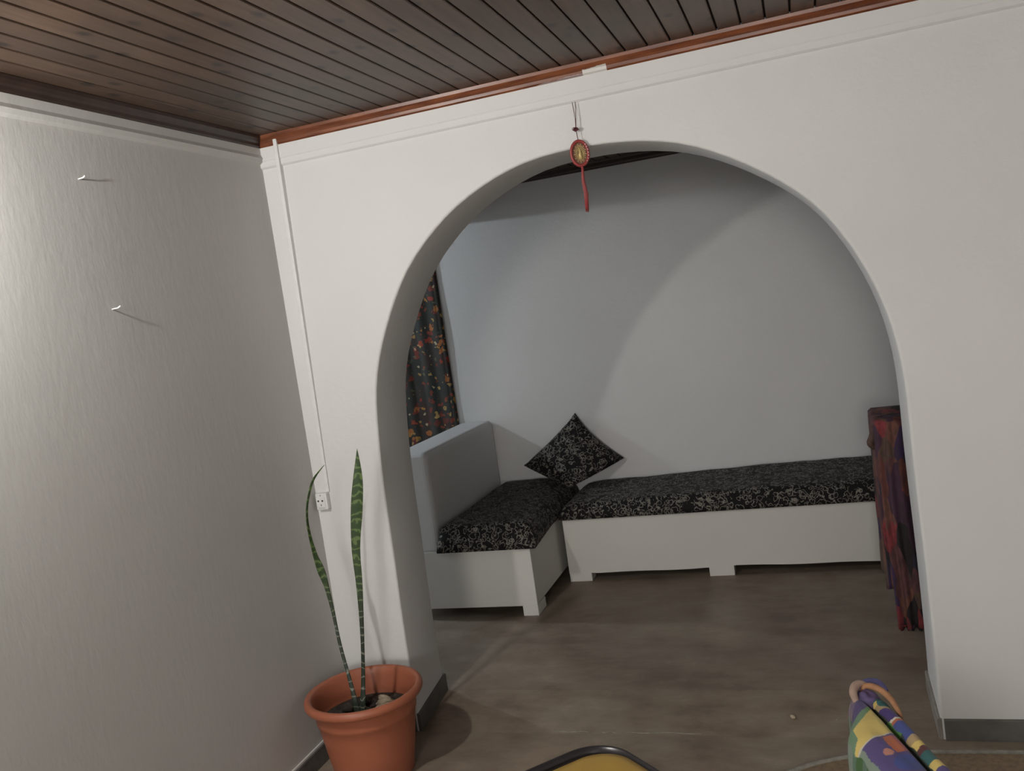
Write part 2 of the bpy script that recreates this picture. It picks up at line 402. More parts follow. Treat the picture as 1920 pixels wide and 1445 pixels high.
# wooden mouldings under the ceiling
def mould(name, a, b, inward, mat=None):
    bm = bmesh.new(); a = Vector(a); b = Vector(b); i = Vector(inward)
    prof = [(0, 2.412), (.010, 2.412), (.016, 2.418), (.018, 2.428), (.026, 2.434), (.034, 2.444), (.036, H), (0, H)]
    R = [[bm.verts.new((p.x+i.x*d, p.y+i.y*d, z)) for d, z in prof] for p in (a, b)]
    m = len(prof)
    for j in range(m): bm.faces.new((R[0][j], R[0][(j+1) % m], R[1][(j+1) % m], R[1][j]))
    bm.faces.new(R[0]); bm.faces.new(R[1])
    return struct(name, bm, mat or M['mould'])
mould('trim_1', (0, 0, 0), (XR, 0, 0), (0, -1, 0))
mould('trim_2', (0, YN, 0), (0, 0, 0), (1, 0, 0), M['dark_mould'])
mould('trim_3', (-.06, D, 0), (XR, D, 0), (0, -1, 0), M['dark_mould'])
def cornice(name, a, b, inward):
    bm = bmesh.new(); a = Vector(a); b = Vector(b); i = Vector(inward)
    prof = [(0, 2.412), (.013, 2.412), (.013, 2.362), (.010, 2.358), (.010, 2.337), (.003, 2.331), (0, 2.331)]
    R = [[bm.verts.new((p.x+i.x*d, p.y+i.y*d, z)) for d, z in prof] for p in (a, b)]
    m = len(prof)
    for j in range(m): bm.faces.new((R[0][j], R[0][(j+1) % m], R[1][(j+1) % m], R[1][j]))
    bm.faces.new(R[0]); bm.faces.new(R[1])
    return struct(name, bm, M['cornice'])
cornice('trim_4', (0, 0, 0), (XR, 0, 0), (0, -1, 0))
def cornice_left():
    bm = bmesh.new(); prof = [(0, 2.412), (.012, 2.412), (.012, 2.385), (.018, 2.372), (.012, 2.358), (0, 2.35)]
    R = [[bm.verts.new((d, y, z)) for d, z in prof] for y in (YN, 0)]; m = len(prof)
    for j in range(m): bm.faces.new((R[0][j], R[0][(j+1) % m], R[1][(j+1) % m], R[1][j]))
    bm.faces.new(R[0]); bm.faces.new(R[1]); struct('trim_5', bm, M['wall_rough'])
cornice_left()

# skirtings
def skirt(name, a, b, inward, z0=(0, 0), h=.074, th=.010, mat=None):
    bm = bmesh.new(); a = Vector(a); b = Vector(b); i = Vector(inward); R = []
    for p, z in ((a, z0[0]), (b, z0[1])):
        R.append([bm.verts.new((p.x+i.x*d, p.y+i.y*d, z+zz)) for d, zz in ((-.003, -.02), (th, -.02), (th, h-.004), (th-.004, h), (-.003, h))])
    for j in range(5): bm.faces.new((R[0][j], R[0][(j+1) % 5], R[1][(j+1) % 5], R[1][j]))
    bm.faces.new(R[0]); bm.faces.new(R[1]); return struct(name, bm, mat or M['base'])
skirt('baseboard_left', (0, YN, 0), (0, 0, 0), (1, 0, 0))
bm = boxm(0, .006, YN, -.011, .0742, .082); struct('trim_6', bm, M['wall'])
skirt('baseboard_arch_left', (0, 0, 0), (.292, 0, 0), (0, -1, 0))
skirt('baseboard_arch_right', (2.262, 0, 0), (XR, 0, 0), (0, -1, 0))
skirt('baseboard_reveal_left', (.302, .0, 0), (.302, T+.008, 0), (1, 0, 0), (0, ZF))
skirt('baseboard_reveal_right', (2.2515, .0, 0), (2.2515, T+.004, 0), (-1, 0, 0), (0, ZF), mat=simple('lit pale cement skirting', (.26, .24, .21), .6, .2, 14, .3))  # right one is a paler copy: lamplight on it put into the colour

# ------------------------------------------------------------------ lamps (just outside the view) and a made-up fitting for the fill
def bulb_lamp(loc, wall_x, label):
    x, y, z = loc
    t = thing('wall_lamp', label, 'lamp', (wall_x, y, z+.10), None)
    bm = bmesh.new(); bmesh.ops.create_uvsphere(bm, u_segments=20, v_segments=12, radius=.03, matrix=Matrix.Translation(loc))
    o = link('bulb', bm, bulb_mat('glowing bulb', (1, .93, .84), 3.0), t, True)
    o.visible_shadow = True
    return t, o
def lamp_fitting(loc, wall_x, sgn, label):
    x, y, z = loc; t = thing('wall_lamp', label, 'lamp', (wall_x, y, z+.09))
    bm = bmesh.new(); box(bm, min(wall_x, wall_x+sgn*.02), max(wall_x, wall_x+sgn*.02), y-.05, y+.05, z+.05, z+.15, .005); link('wall_plate', bm, M['plastic'], t)
    bm = bmesh.new(); tube(bm, [(wall_x+sgn*.02, y, z+.11), (x-sgn*.03, y, z+.12), (x, y, z+.11), (x, y, z+.085)], .008); link('arm', bm, M['plastic'], t, True)
    bm = bmesh.new(); lathe(bm, [(0, z+.09), (.018, z+.09), (.02, z+.05), (.016, z+.045), (0, z+.045)], x, y, 20); link('socket', bm, M['plastic'], t, True)
    bm = bmesh.new(); lathe(bm, [(.018, z+.075), (.06, z+.068), (.115, z+.050), (.117, z+.046), (.115, z+.044), (.06, z+.060), (.018, z+.066)], x, y, 40); link('shade', bm, M['plastic'], t, True)
lamp_fitting(MAIN_LAMP, 0, 1, 'white wall lamp fitting high on the left wall, near the camera')
t = thing('fill_fitting', 'added fitting for the fill light, unseen far behind the camera', 'lamp', (FAR_FILL[0], FAR_FILL[1], H))
link('cord', tube(bmesh.new(), [(FAR_FILL[0], FAR_FILL[1], H), (FAR_FILL[0], FAR_FILL[1], FAR_FILL[2]+.2)], .004, 6), M['plastic'], t, True)
link('fill_cap', lathe(bmesh.new(), [(0, 2.22), (.06, 2.22), (.07, 2.18), (.05, 2.17), (0, 2.17)], FAR_FILL[0], FAR_FILL[1], 20), M['plastic'], t, True)
lamp_fitting(COOL_LAMP, XL, 1, 'white wall lamp fitting in the passage behind the low partition')

# ------------------------------------------------------------------ conduit and socket
bm = bmesh.new(); x_t, x_b = .088, .0595
R = []
for z, xc in ((H-.003, x_t), (1.022, x_b)):
    R.append([bm.verts.new((xc+dx, -dy, z)) for dx, dy in ((-.008, 0), (-.008, .026), (-.006, .028), (.006, .028), (.008, .026), (.008, 0))])
R[0] = R[0]
for v in R[1]: v.co.y *= .28
for v in R[0]: v.co.y *= .9
for j in range(6): bm.faces.new((R[0][j], R[0][(j+1) % 6], R[1][(j+1) % 6], R[1][j]))
bm.faces.new(R[0]); bm.faces.new(R[1])
tag(link('cable_conduit', bm, M['plastic']), 'thin white cable conduit running down the arch wall from the ceiling to the socket', 'conduit')
sx, sz = .036, .985
t = thing('wall_socket', 'small white surface-mounted power socket at the foot of the conduit', 'socket', (sx, 0, sz))
bm = boxm(sx-.026, sx+.026, -.026, 0, sz-.034, sz+.034, .004); link('housing', bm, M['plastic'], t)
bm = boxm(sx-.022, sx+.018, -.0285, -.0255, sz-.022, sz+.018, .001); link('faceplate', bm, M['plastic'], t)
bm = bmesh.new()
for dx, dz, rr in ((-.0115, .004, .0038), (.0075, .004, .0038), (0, .026, .002)):
    bmesh.ops.create_cone(bm, cap_ends=True, segments=14, radius1=rr, radius2=rr, depth=.0012, matrix=Matrix.Translation((sx+dx-.001, -.029 if dz < .02 else -.0262, sz+dz)) @ Matrix.Rotation(math.pi/2, 4, 'X'))
box(bm, sx-.003, sx-.0005, -.0295, -.0284, sz-.017, sz-.009)
box(bm, sx-.016, sx+.012, -.0268, -.0258, sz-.0265, sz-.0255)
link('plug_hole', bm, M['dark'], t)

# ------------------------------------------------------------------ wall pegs on the left wall
def peg(y, z, ln, label):
    bm = bmesh.new()
    tube(bm, [(-.002, y, z), (ln*.7, y+.001, z+.001), (ln, y+.004, z+.006)], [.0022, .0022, .0032], 8)
    tag(link('wall_peg', bm, M['plastic'], None, True, (0, y, z)), label, 'peg', 'pegs in the left wall')
peg(-.991, 2.205, .022, 'small white peg high on the left wall, the upper of two')
peg(-.951, 1.818, .030, 'small white peg on the left wall, the lower of two')

# ------------------------------------------------------------------ hanging charm
cx, cy, cz = 1.284, -.022, 2.152
t = thing('hanging_charm', 'red ringed oval gold charm hanging above the crown of the arch', 'ornament', (cx, cy, 2.325))
bm = bmesh.new()
tube(bm, [(1.279, -.012, 2.331), (1.284, cy, 2.27), (1.281, cy, 2.236)], .0011, 6); tube(bm, [(1.290, -.012, 2.331), (1.286, cy, 2.27), (1.282, cy, 2.236)], .0011, 6)
tube(bm, [(1.281, cy, 2.236), (cx, cy, 2.198)], .0014, 6); link('cord', bm, M['cord'], t, True)
bm = bmesh.new()
for k in range(6):
    a = k*math.pi/3; bmesh.ops.create_uvsphere(bm, u_segments=8, v_segments=6, radius=.0042, matrix=Matrix.Translation((1.281+.006*math.cos(a), cy+.004*math.sin(a*2), 2.236+.004*math.sin(a))))
tube(bm, [(1.274+.005*math.cos(a), cy, 2.238+.005*math.sin(a)) for a in [i*.52 for i in range(12)]], .0011, 5, True)
link('knot', bm, M['cord'], t, True)
yaw = math.radians(26)
def cp(u, v, d=0): return (cx + u*math.cos(yaw) + d*math.sin(yaw), cy + u*math.sin(yaw) - d*math.cos(yaw), cz+v)
bm = bmesh.new(); tube(bm, [cp(.0305*math.cos(a), .0425*math.sin(a)) for a in [i*math.pi/24 for i in range(48)]], .0055, 10, True)
ring = link('ring', bm, M['red'], t, True)
bm = bmesh.new()
for k in range(7):
    a = -.75+k*.25; bmesh.ops.create_uvsphere(bm, u_segments=8, v_segments=6, radius=.0021, matrix=Matrix.Translation(cp(.0300*math.cos(a), .0425*math.sin(a), .0045)))
link('bead_row', bm, M['bead'], ring, True)
bm = bmesh.new()
f0 = [bm.verts.new(cp(.0275*math.cos(i*math.pi/20), .039*math.sin(i*math.pi/20), -.0015)) for i in range(40)]; bm.faces.new(f0)
r = bmesh.ops.extrude_face_region(bm, geom=bm.faces[:]); bmesh.ops.translate(bm, verts=[v for v in r['geom'] if isinstance(v, bmesh.types.BMVert)], vec=(-.003*math.sin(yaw), .003*math.cos(yaw), 0))
disc = link('oval_plate', bm, simple('reddish brown plate', (.20, .10, .07), .4), t)
bm = bmesh.new()
for i in range(26):
    a = 2*math.pi*i/26+.1; r0, r1 = .0085, (.0235 if i % 2 else .0200)
    q = [cp(r0*math.cos(a-.11), r0*1.5*math.sin(a-.11), .0025), cp(r0*math.cos(a+.11), r0*1.5*math.sin(a+.11), .0025), cp(r1*math.cos(a+.05), r1*1.42*math.sin(a+.05), .004), cp(r1*math.cos(a-.05), r1*1.42*math.sin(a-.05), .004)]
    bm.faces.new([bm.verts.new(p) for p in q])
tube(bm, [cp(.0025*0, -.021, .003), cp(0, -.006, .004), cp(0, .008, .004), cp(0, .014, .004), cp(0, .020, .003)], [.007, .0065, .0045, .0035, .001], 8)
link('gold_relief', bm, M['gold'], t, True)
bm = bmesh.new()
for k in range(12):
    a = k*.524; o1 = .0042
    tube(bm, [(cx+.002, cy, 2.108), (cx+.002+.003*math.cos(a), cy+.003*math.sin(a), 2.095), (cx-.001+o1*math.cos(a), cy+o1*math.sin(a), 2.06), (cx+.003+.006*math.cos(a), cy+.006*math.sin(a), 2.01), (cx-.001+.0045*math.cos(a), cy+.0045*math.sin(a), 1.952+.005*math.sin(k*2.3))], .0018, 5)
bmesh.ops.create_uvsphere(bm, u_segments=10, v_segments=8, radius=.005, matrix=Matrix.Translation((cx+.002, cy, 2.103)))
link('tassel', bm, M['red'], t, True)

# ------------------------------------------------------------------ potted snake plant
PX, PY = .257, -.308
t = thing('potted_snake_plant', 'terracotta pot with two tall thin snake plant leaves by the left corner', 'potted plant', (PX, PY, 0))
prof = [(0, .0), (.140, 0), (.146, .006), (.162, .10), (.176, .19), (.183, .232), (.187, .236), (.188, .246), (.190, .285), (.196, .290), (.206, .292), (.216, .297), (.2215, .305), (.2215, .316), (.217, .325), (.209, .329), (.201, .327), (.195, .320), (.192, .30), (.182, .240), (.176, .200), (0, .200)]
pot = link('pot', lathe(bmesh.new(), prof, PX, PY, 96), M['terracotta'], t, True)
bm = bmesh.new(); n = 26; grid = {}
for i in range(n+1):
    rr = .1805*i/n
    for j in range(60):
        a = 2*math.pi*j/60; x, y = PX+rr*math.cos(a), PY+rr*math.sin(a)
        z = .226 + (.022*noise.noise(Vector((x*28, y*28, 1.3))) + .012*noise.noise(Vector((x*70, y*70, 4))))*(1 - (i/n)**6)
        if i == 0 and j: grid[i, j] = grid[0, 0]; continue
        grid[i, j] = bm.verts.new((x, y, z))
for i in range(n):
    for j in range(60):
        f = [grid[i, j], grid[i+1, j], grid[i+1, (j+1) % 60], grid[i, (j+1) % 60]]
        if i == 0: f = [grid[0, 0], grid[1, j], grid[1, (j+1) % 60]]
        bm.faces.new(f)
link('soil', bm, M['soil'], t, True)
def clod(x, y, z, sx_, sy_, sz_, rot, mat, nm):
    bm = bmesh.new(); bmesh.ops.create_icosphere(bm, subdivisions=3, radius=1)
    for v in bm.verts:
        d = 1+.35*noise.noise(v.co*1.7+Vector((x*50, y*50, 0)))
        v.co = Vector((v.co.x*sx_*d, v.co.y*sy_*d, v.co.z*sz_*d))
    bmesh.ops.rotate(bm, verts=bm.verts, cent=(0, 0, 0), matrix=Matrix.Rotation(rot, 3, 'Z')); bmesh.ops.translate(bm, verts=bm.verts, vec=(x, y, z))
    return link(nm, bm, mat, t, True)
clod(.320, -.272, .257, .034, .015, .013, .5, M['root'], 'dried_root')
clod(.298, -.238, .255, .030, .011, .012, -.3, M['root'], 'dried_root')
clod(.345, -.292, .252, .028, .011, .011, .2, M['root'], 'dried_root')
clod(.312, -.300, .250, .024, .010, .010, 1.0, M['root'], 'dried_root')
clod(.358, -.245, .256, .020, .018, .020, 0, M['soil'], 'soil_clod')
clod(.175, -.300, .246, .028, .02, .018, .4, M['soil'], 'soil_clod')
clod(.215, -.245, .246, .03, .018, .017, .9, M['soil'], 'soil_clod')
def leaf(path, wid, thick, normal_tw, nm='leaf'):
    """path: list of 3D points; wid: half widths; normal_tw: blade direction angle about the vertical at each point"""
    N = 90; P = catmull(path, N); W = catmull([(a, 0, 0) for a in wid], N); A = catmull([(a, 0, 0) for a in normal_tw], N); K = catmull([(a, 0, 0) for a in thick], N)
    bm = bmesh.new(); rings = []; S = 12
    for i in range(N):
        a = A[i].x; wdir = Vector((math.cos(a), math.sin(a), 0)); d = (P[min(i+1, N-1)]-P[max(i-1, 0)]).normalized()
        wdir = (wdir - d*wdir.dot(d)).normalized(); nd = d.cross(wdir); ring = []
        for j in range(S):
            th = 2*math.pi*j/S; u = math.cos(th); v = math.sin(th)
            fold = -.35*abs(u)**1.5*W[i].x
            ring.append(bm.verts.new(P[i] + wdir*u*max(.0006, W[i].x) + nd*(v*max(.0005, K[i].x) + fold)))
        rings.append(ring)
    for a, b in zip(rings, rings[1:]):
        for j in range(S): bm.faces.new((a[j], a[(j+1) % S], b[(j+1) % S], b[j]))
    bm.faces.new(rings[0]); bm.faces.new(rings[-1])
    o = link(nm, bm, M['leaf'], t, True); return o
# points measured on the plane of each leaf
leaf([(.246, -.328, .215), (.258, -.315, .308), (.270, -.31, .391), (.285, -.31, .49), (.300, -.31, .605), (.314, -.31, .735), (.325, -.31, .87), (.356, -.31, 1.018), (.379, -.31, 1.124), (.392, -.31, 1.229)],
     [.016, .0095, .0075, .007, .0085, .0125, .0165, .0225, .018, .001], [.009, .006, .0055, .0055, .005, .004, .0035, .003, .0022, .0005], [.2, .2, .2, .3, .3, .25, .2, .15, .1, .1])
leaf([(.236, -.334, .215), (.223, -.325, .313), (.210, -.32, .396), (.194, -.315, .502), (.184, -.31, .625), (.178, -.315, .726), (.172, -.325, .791), (.166, -.34, .857), (.169, -.36, .946), (.180, -.37, 1.024), (.188, -.35, 1.084), (.201, -.32, 1.136), (.230, -.28, 1.177)],
     [.014, .0088, .0068, .0065, .0065, .0095, .0140, .0085, .0058, .0048, .0048, .0045, .0008], [.009, .006, .005, .005, .005, .004, .0035, .003, .003, .003, .0025, .002, .0005], [.3, .3, .4, .4, .4, .4, .5, .8, 1.1, 1.2, 1.1, 1.0, 1.0])

# ------------------------------------------------------------------ benches
yl = 1.692; ztop_b = .410
t = thing('bench', 'long white built bench along the back wall', 'bench', (1.6, 2.0, ZF))
bm = bmesh.new(); N = 60; V = []
for i in range(N+1):
    x = .521 + (2.98-.521)*i/N
    zb = .0905 + (.004*math.sin(x*5.1) - .003*math.sin(x*11+1)) * (1 if .66 < x < 1.31 or x > 1.46 else 0)
    V.append([bm.verts.new((x, y, z)) for y, z in ((yl, zb), (yl, ztop_b), (yl+.02, ztop_b), (yl+.02, zb))])
for a, b in zip(V, V[1:]):
    for j in range(4): bm.faces.new((a[j], a[(j+1) % 4], b[(j+1) % 4], b[j]))
bm.faces.new(V[0]); bm.faces.new(V[-1]); link('front_panel', bm, M['bench'], t)
link('side_panel', boxm(.521, .541, yl+.02, D-.002, .09, ztop_b), M['bench'], t)
link('seat_board', boxm(.541, 2.98, yl+.02, D-.002, ztop_b-.03, ztop_b-.001), M['bench'], t)
for x0, x1 in ((.521, .652), (1.318, 1.453), (2.45, 2.58)):
    link('leg', boxm(x0, x1, yl+.001, yl+.10, ZF, .095, .002, 1), M['bench'], t)
for x0, x1 in ((.521, .652), (2.45, 2.58)):
    link('leg', boxm(x0, x1, D-.12, D-.01, ZF, .095, .002, 1), M['bench'], t)
ysb = 1.165; xsr = .482
t = thing('bench', 'short white built bench beside the low partition, nearer end of the corner seat', 'bench', (.1, 1.7, ZF))
link('front_panel', boxm(-.27, xsr, ysb, ysb+.02, .094, ztop_b, .002, 1), M['bench'], t)
bm = bmesh.new(); box(bm, xsr-.02, xsr-.001, ysb+.02, 2.28, .10, ztop_b); link('side_panel', bm, M['bench'], t)
link('seat_board', boxm(-.03, xsr-.02, ysb+.02, D-.002, ztop_b-.03, ztop_b-.001), M['bench'], t)
link('leg', boxm(.398, xsr, ysb, ysb+.145, ZF, .0942, .002, 1), M['bench'], t)
link('leg', boxm(.398, xsr-.002, 2.12, 2.26, ZF, .10, .002, 1), M['bench'], t)
link('leg', boxm(-.02, .10, 2.12, 2.26, ZF, .38, .002, 1), M['bench'], t)

def mattress(x0, x1, y0, y1, zfun, z0, label, shape=None):
    bm = bmesh.new(); nx = max(20, int((x1-x0)/.03)); ny = max(16, int((y1-y0)/.03)); top = {}; bot = {}
    for i in range(nx+1):
        for j in range(ny+1):
            u, v = i/nx, j/ny; x = x0+(x1-x0)*u; y = y0+(y1-y0)*v
            ex = min(x-x0, x1-x)/.05; ey = min(y-y0, y1-y)/.05
            k = 1.0
            for e in (ex, ey):
                if e < 1: k *= math.sqrt(max(0, 1-(1-max(0, e))**2))*.72+.28
            z1 = zfun(x, y); wob = .006*noise.noise(Vector((x*5, y*5, z0*9))) + .003*noise.noise(Vector((x*14, y*14, 3)))
            if shape: x_, y_ = shape(x, y)
            else: x_, y_ = x, y
            edge = i in (0, nx) or j in (0, ny)
            top[i, j] = bm.verts.new((x_, y_, z0 + (z1-z0)*k + wob*k))
            bot[i, j] = bm.verts.new((x_, y_, z0)) 
    for i in range(nx):
        for j in range(ny):
            bm.faces.new((top[i, j], top[i+1, j], top[i+1, j+1], top[i, j+1])); bm.faces.new((bot[i, j], bot[i, j+1], bot[i+1, j+1], bot[i+1, j]))
    for i in range(nx):
        for j in (0, ny): bm.faces.new((bot[i, j], bot[i+1, j], top[i+1, j], top[i, j]))
    for j in range(ny):
        for i in (0, nx): bm.faces.new((bot[i, j], bot[i, j+1], top[i, j+1], top[i, j]))
    o = link('seat_mattress', bm, M['swirl'], None, True); tag(o, label, 'mattress')
    return o
def zl_(x, y):
    s = max(0, min(1, (x-.5)/1.1)); back = (y-1.66)/.63
    return .500 + .012*s + .018*back*s - .03*max(0, 1-(x-.5)/.08)
mattress(.506, 2.97, 1.665, 2.292, zl_, .4105, 'long black seat mattress with pale curls on the long bench')
def zs_(x, y): return .548 - .012*max(0, (x-.36)/.12) - .045*max(0, min(1, (x-.38)/.10))*max(0, min(1, (y-1.72)/.12))*max(0, min(1, (2.22-y)/.1))
def shp(x, y):
    f = max(0, 1-(y-1.13)/.45); return (x + (.034*f if x > .3 else 0)*max(0, (x-.3)/.19), y)
mattress(-.031, .490, 1.132, 2.288, zs_, .4105, 'short black seat mattress with pale curls beside the low partition', shp)

# ------------------------------------------------------------------ pillow (stands on one corner in the corner of the seat)
def pillow(c_top, c_left, c_bot, c_right, puff, label):
    A, B, C_, E = map(Vector, (c_top, c_left, c_bot, c_right)); N = 30; bm = bmesh.new(); F = {}; G = {}
    nrm = (C_-A).cross(E-B).normalized()
    if nrm.y > 0: nrm = -nrm
    cen = (A+B+C_+E)/4
    for i in range(N+1):
        for j in range(N+1):
            u, v = i/N, j/N
            p = (A*(1-u)*(1-v) + B*u*(1-v) + C_*u*v + E*(1-u)*v)
            # pinch the sides inward so that corners stand out
            su = 4*u*(1-u); sv = 4*v*(1-v)
            e = min(u, 1-u, v, 1-v)*2
            pin = (1-sv)*su*(.13-.15*v) + (1-su)*sv*(.13-.15*u)
            p = p + (cen-p)*pin
            h = puff*(su*sv)**.42*(1-.35*u*v)
            wr = .004*noise.noise(Vector((u*5, v*5, 2)))*(su*sv)**.3
            F[i, j] = bm.verts.new(p + nrm*(h+wr)); G[i, j] = F[i, j] if (i in (0, N) or j in (0, N)) else bm.verts.new(p - nrm*(h*.75+wr))
    for i in range(N):
        for j in range(N):
            bm.faces.new((F[i, j], F[i+1, j], F[i+1, j+1], F[i, j+1]))
            q = [G[i, j], G[i, j+1], G[i+1, j+1], G[i+1, j]]
            if len(set(q)) == 4 and not all(a is b for a, b in zip(q, (F[i, j], F[i, j+1], F[i+1, j+1], F[i+1, j]))): bm.faces.new(q)
    o = link('throw_pillow', bm, M['swirl'], None, True); tag(o, label, 'pillow')
pillow((.533, 2.262, .945), (.163, 2.215, .646), (.514, 1.980, .532), (.812, 2.235, .636), .085, 'square black pillow with pale curls leaning on one corner against the wall')

# ------------------------------------------------------------------ curtain
t = thing('curtain', 'dark floral curtain on the back wall beyond the low partition', 'curtain', (-.9, 2.25, 2.1))
bm = bmesh.new(); cols = []; NX = 170
for i in range(NX+1):
    x = -1.75 + (1.75-.276)*i/NX; ph = x*21
    y = 2.262 + .016*math.sin(ph) + .008*math.sin(ph*2.3+1)
    if x > -.75: y += .026*min(1, (x+.75)/.2) - .010*math.sin(ph)*min(1, (x+.75)/.2)
    if x > -.31: y = 2.290 - .012*math.sin((x+.31)/.034*math.pi)
    y = min(y, 2.293)
    cols.append([bm.verts.new((x + .010*(1-k/12)*(x > -.5), y + .003*math.sin(k+x*9), .62 + (2.12-.62)*k/12)) for k in range(13)])
for a, b in zip(cols, cols[1:]):
    for k in range(12): bm.faces.new((a[k], b[k], b[k+1], a[k+1]))
cl = link('cloth', bm, M['curtain'], t, True)
sd = cl.modifiers.new('thickness', 'SOLIDIFY'); sd.thickness = .002
link('rod', tube(bmesh.new(), [(-1.85, 2.262, 2.13), (-.24, 2.262, 2.13)], .010, 12), M['wood'], t, True)
for xx in (-1.8, -.30):
    bm = bmesh.new(); box(bm, xx-.006, xx+.006, 2.262, D, 2.124, 2.136); link('bracket', bm, M['wood'], t)

# ------------------------------------------------------------------ armchair in the alcove, seen edge-on, covered by a patchwork throw
t = thing('armchair', 'tall armchair behind the right side of the arch, draped in dark patchwork', 'armchair', (2.6, 1.05, ZF))
link('backrest', boxm(2.215, 2.325, .90, 1.235, .28, .945, .02, 3), M['wood'], t)
link('seat', boxm(2.325, 2.80, .90, 1.50, .30, .44, .02, 3), M['wood'], t)
for lx in (2.24, 2.74):
    for ly in (.92, 1.44): link('leg', boxm(lx, lx+.04, ly, ly+.04, ZF, .30, .003, 1), M['wood'], t)
# throw: folded over the top and hanging on the left, front and right
bm = bmesh.new(); per = []; Z1 = .962
# plan outline of the draped slab, counter-clockwise starting at back-left
outl = [(2.190, 1.245), (2.186, 1.12), (2.186, 1.0), (2.188, .90), (2.196, .872), (2.23, .866), (2.27, .866), (2.32, .868), (2.345, .89), (2.348, 1.0), (2.345, 1.245)]
OL = catmull([(a, b, 0) for a, b in outl], 70)
rows = []
def hem(i, p):
    if p.y > .905 and p.x < 2.2: return .235 + .02*math.sin(p.y*25)
    if p.x < 2.215 and p.y <= .905: return .235 - .0*(p.y) if p.x < 2.198 else .06
    return .058 + .010*math.sin(i*1.7)
NR = 26
for k in range(NR+1):
    row = []
    for i, p in enumerate(OL):
        f = k/NR; zb = hem(i, p); z = Z1 - .012 + (zb - Z1)*f
        nn = Vector((p.x-2.267, (p.y-1.05)*.5, 0)).normalized()
        amp = .0035 + .006*f
        o_ = amp*math.sin(i*.9 + 1.2*math.sin(f*5)) + .008*noise.noise(Vector((p.x*14, p.y*14, z*4)))
        flare = .0 if f < .05 else .004*f
        row.append(bm.verts.new((p.x + nn.x*(o_+flare), p.y + nn.y*(o_+flare), z)))
    rows.append(row)
for a, b in zip(rows, rows[1:]):
    for i in range(len(OL)-1): bm.faces.new((a[i], a[i+1], b[i+1], b[i]))
# rounded top
inn = [bm.verts.new((2.267 + (p.x-2.267)*.8, 1.05+(p.y-1.05)*.93, Z1 + .004*math.sin(i*.5))) for i, p in enumerate(OL)]
for i in range(len(OL)-1): bm.faces.new((rows[0][i], rows[0][i+1], inn[i+1], inn[i]))
half = len(OL)//2
for i in range(half): 
    q = [inn[i], inn[i+1], inn[len(OL)-2-i], inn[len(OL)-1-i]]
    if len(set(q)) == 4: bm.faces.new(q)
bm.normal_update()
th = link('throw', bm, M['patch_dark'], t, True)
sd = th.modifiers.new('thickness', 'SOLIDIFY'); sd.thickness = .004
# knot of cloth sticking out on the left, and the fringe along the lower hem
bm = bmesh.new(); tube(bm, catmull([(2.195, .92, .925), (2.180, .905, .885), (2.170, .90, .862), (2.182, .905, .845), (2.198, .92, .835)], 14), .014, 8); link('cloth_tuck', bm, simple('brown cloth', (.08, .042, .03), .8, .3, 40), th, True)
bm = bmesh.new()
for k in range(26):
    x = 2.205 + .13*k/25; l = random.uniform(.008, .020)
    tube(bm, [(x, .862, .066), (x+random.uniform(-.004, .004), .860, .066-l)], .0022, 5)
link('fringe', bm, M['patch_dark'], th, True)

# ------------------------------------------------------------------ armchair in the foreground: only its cloth-covered arm enters the view
ZA = .55
t = thing('armchair', 'armchair arm in the near right foreground, covered in bright printed patchwork', 'armchair', (2.15, -1.4, 0))
hd = Vector((.309, -.951, 0)).normalized(); sdv = Vector((-hd.y, hd.x, 0)); O = Vector((1.948, -.796, 0))
# cross-section (offset to the right of the heading, height)
SEC = [(-.078, .33), (-.082, .42), (-.080, .49), (-.070, .53), (-.045, .553), (-.010, .560), (.022, .556), (.038, .536), (.050, .553), (.062, .560), (.074, .550), (.083, .515), (.087, .45), (.087, .33)]
SP = catmull([(a, b, 0) for a, b in SEC], 200)
YEL = (.70, .53, .16); YE2 = (.60, .50, .15); GRN = (.16, .27, .16); GR2 = (.045, .12, .03); PUR = (.09, .065, .19); PU2 = (.055, .03, .16); VIO = (.17, .12, .20)
ORG = (.45, .13, .06); PNK = (.34, .11, .12); BLU = (.05, .07, .25); WHT = (.62, .56, .45); TAN = (.42, .30, .15); DRK = (.035, .05, .035); TEA = (.03, .12, .12); PAL = (.22, .28, .22)
def inpoly(x, y, poly):
    c = False; n = len(poly)
    for i in range(n):
        x1, y1 = poly[i]; x2, y2 = poly[i-1]
        if (y1 > y) != (y2 > y) and x < (x2-x1)*(y-y1)/(y2-y1)+x1: c = not c
    return c
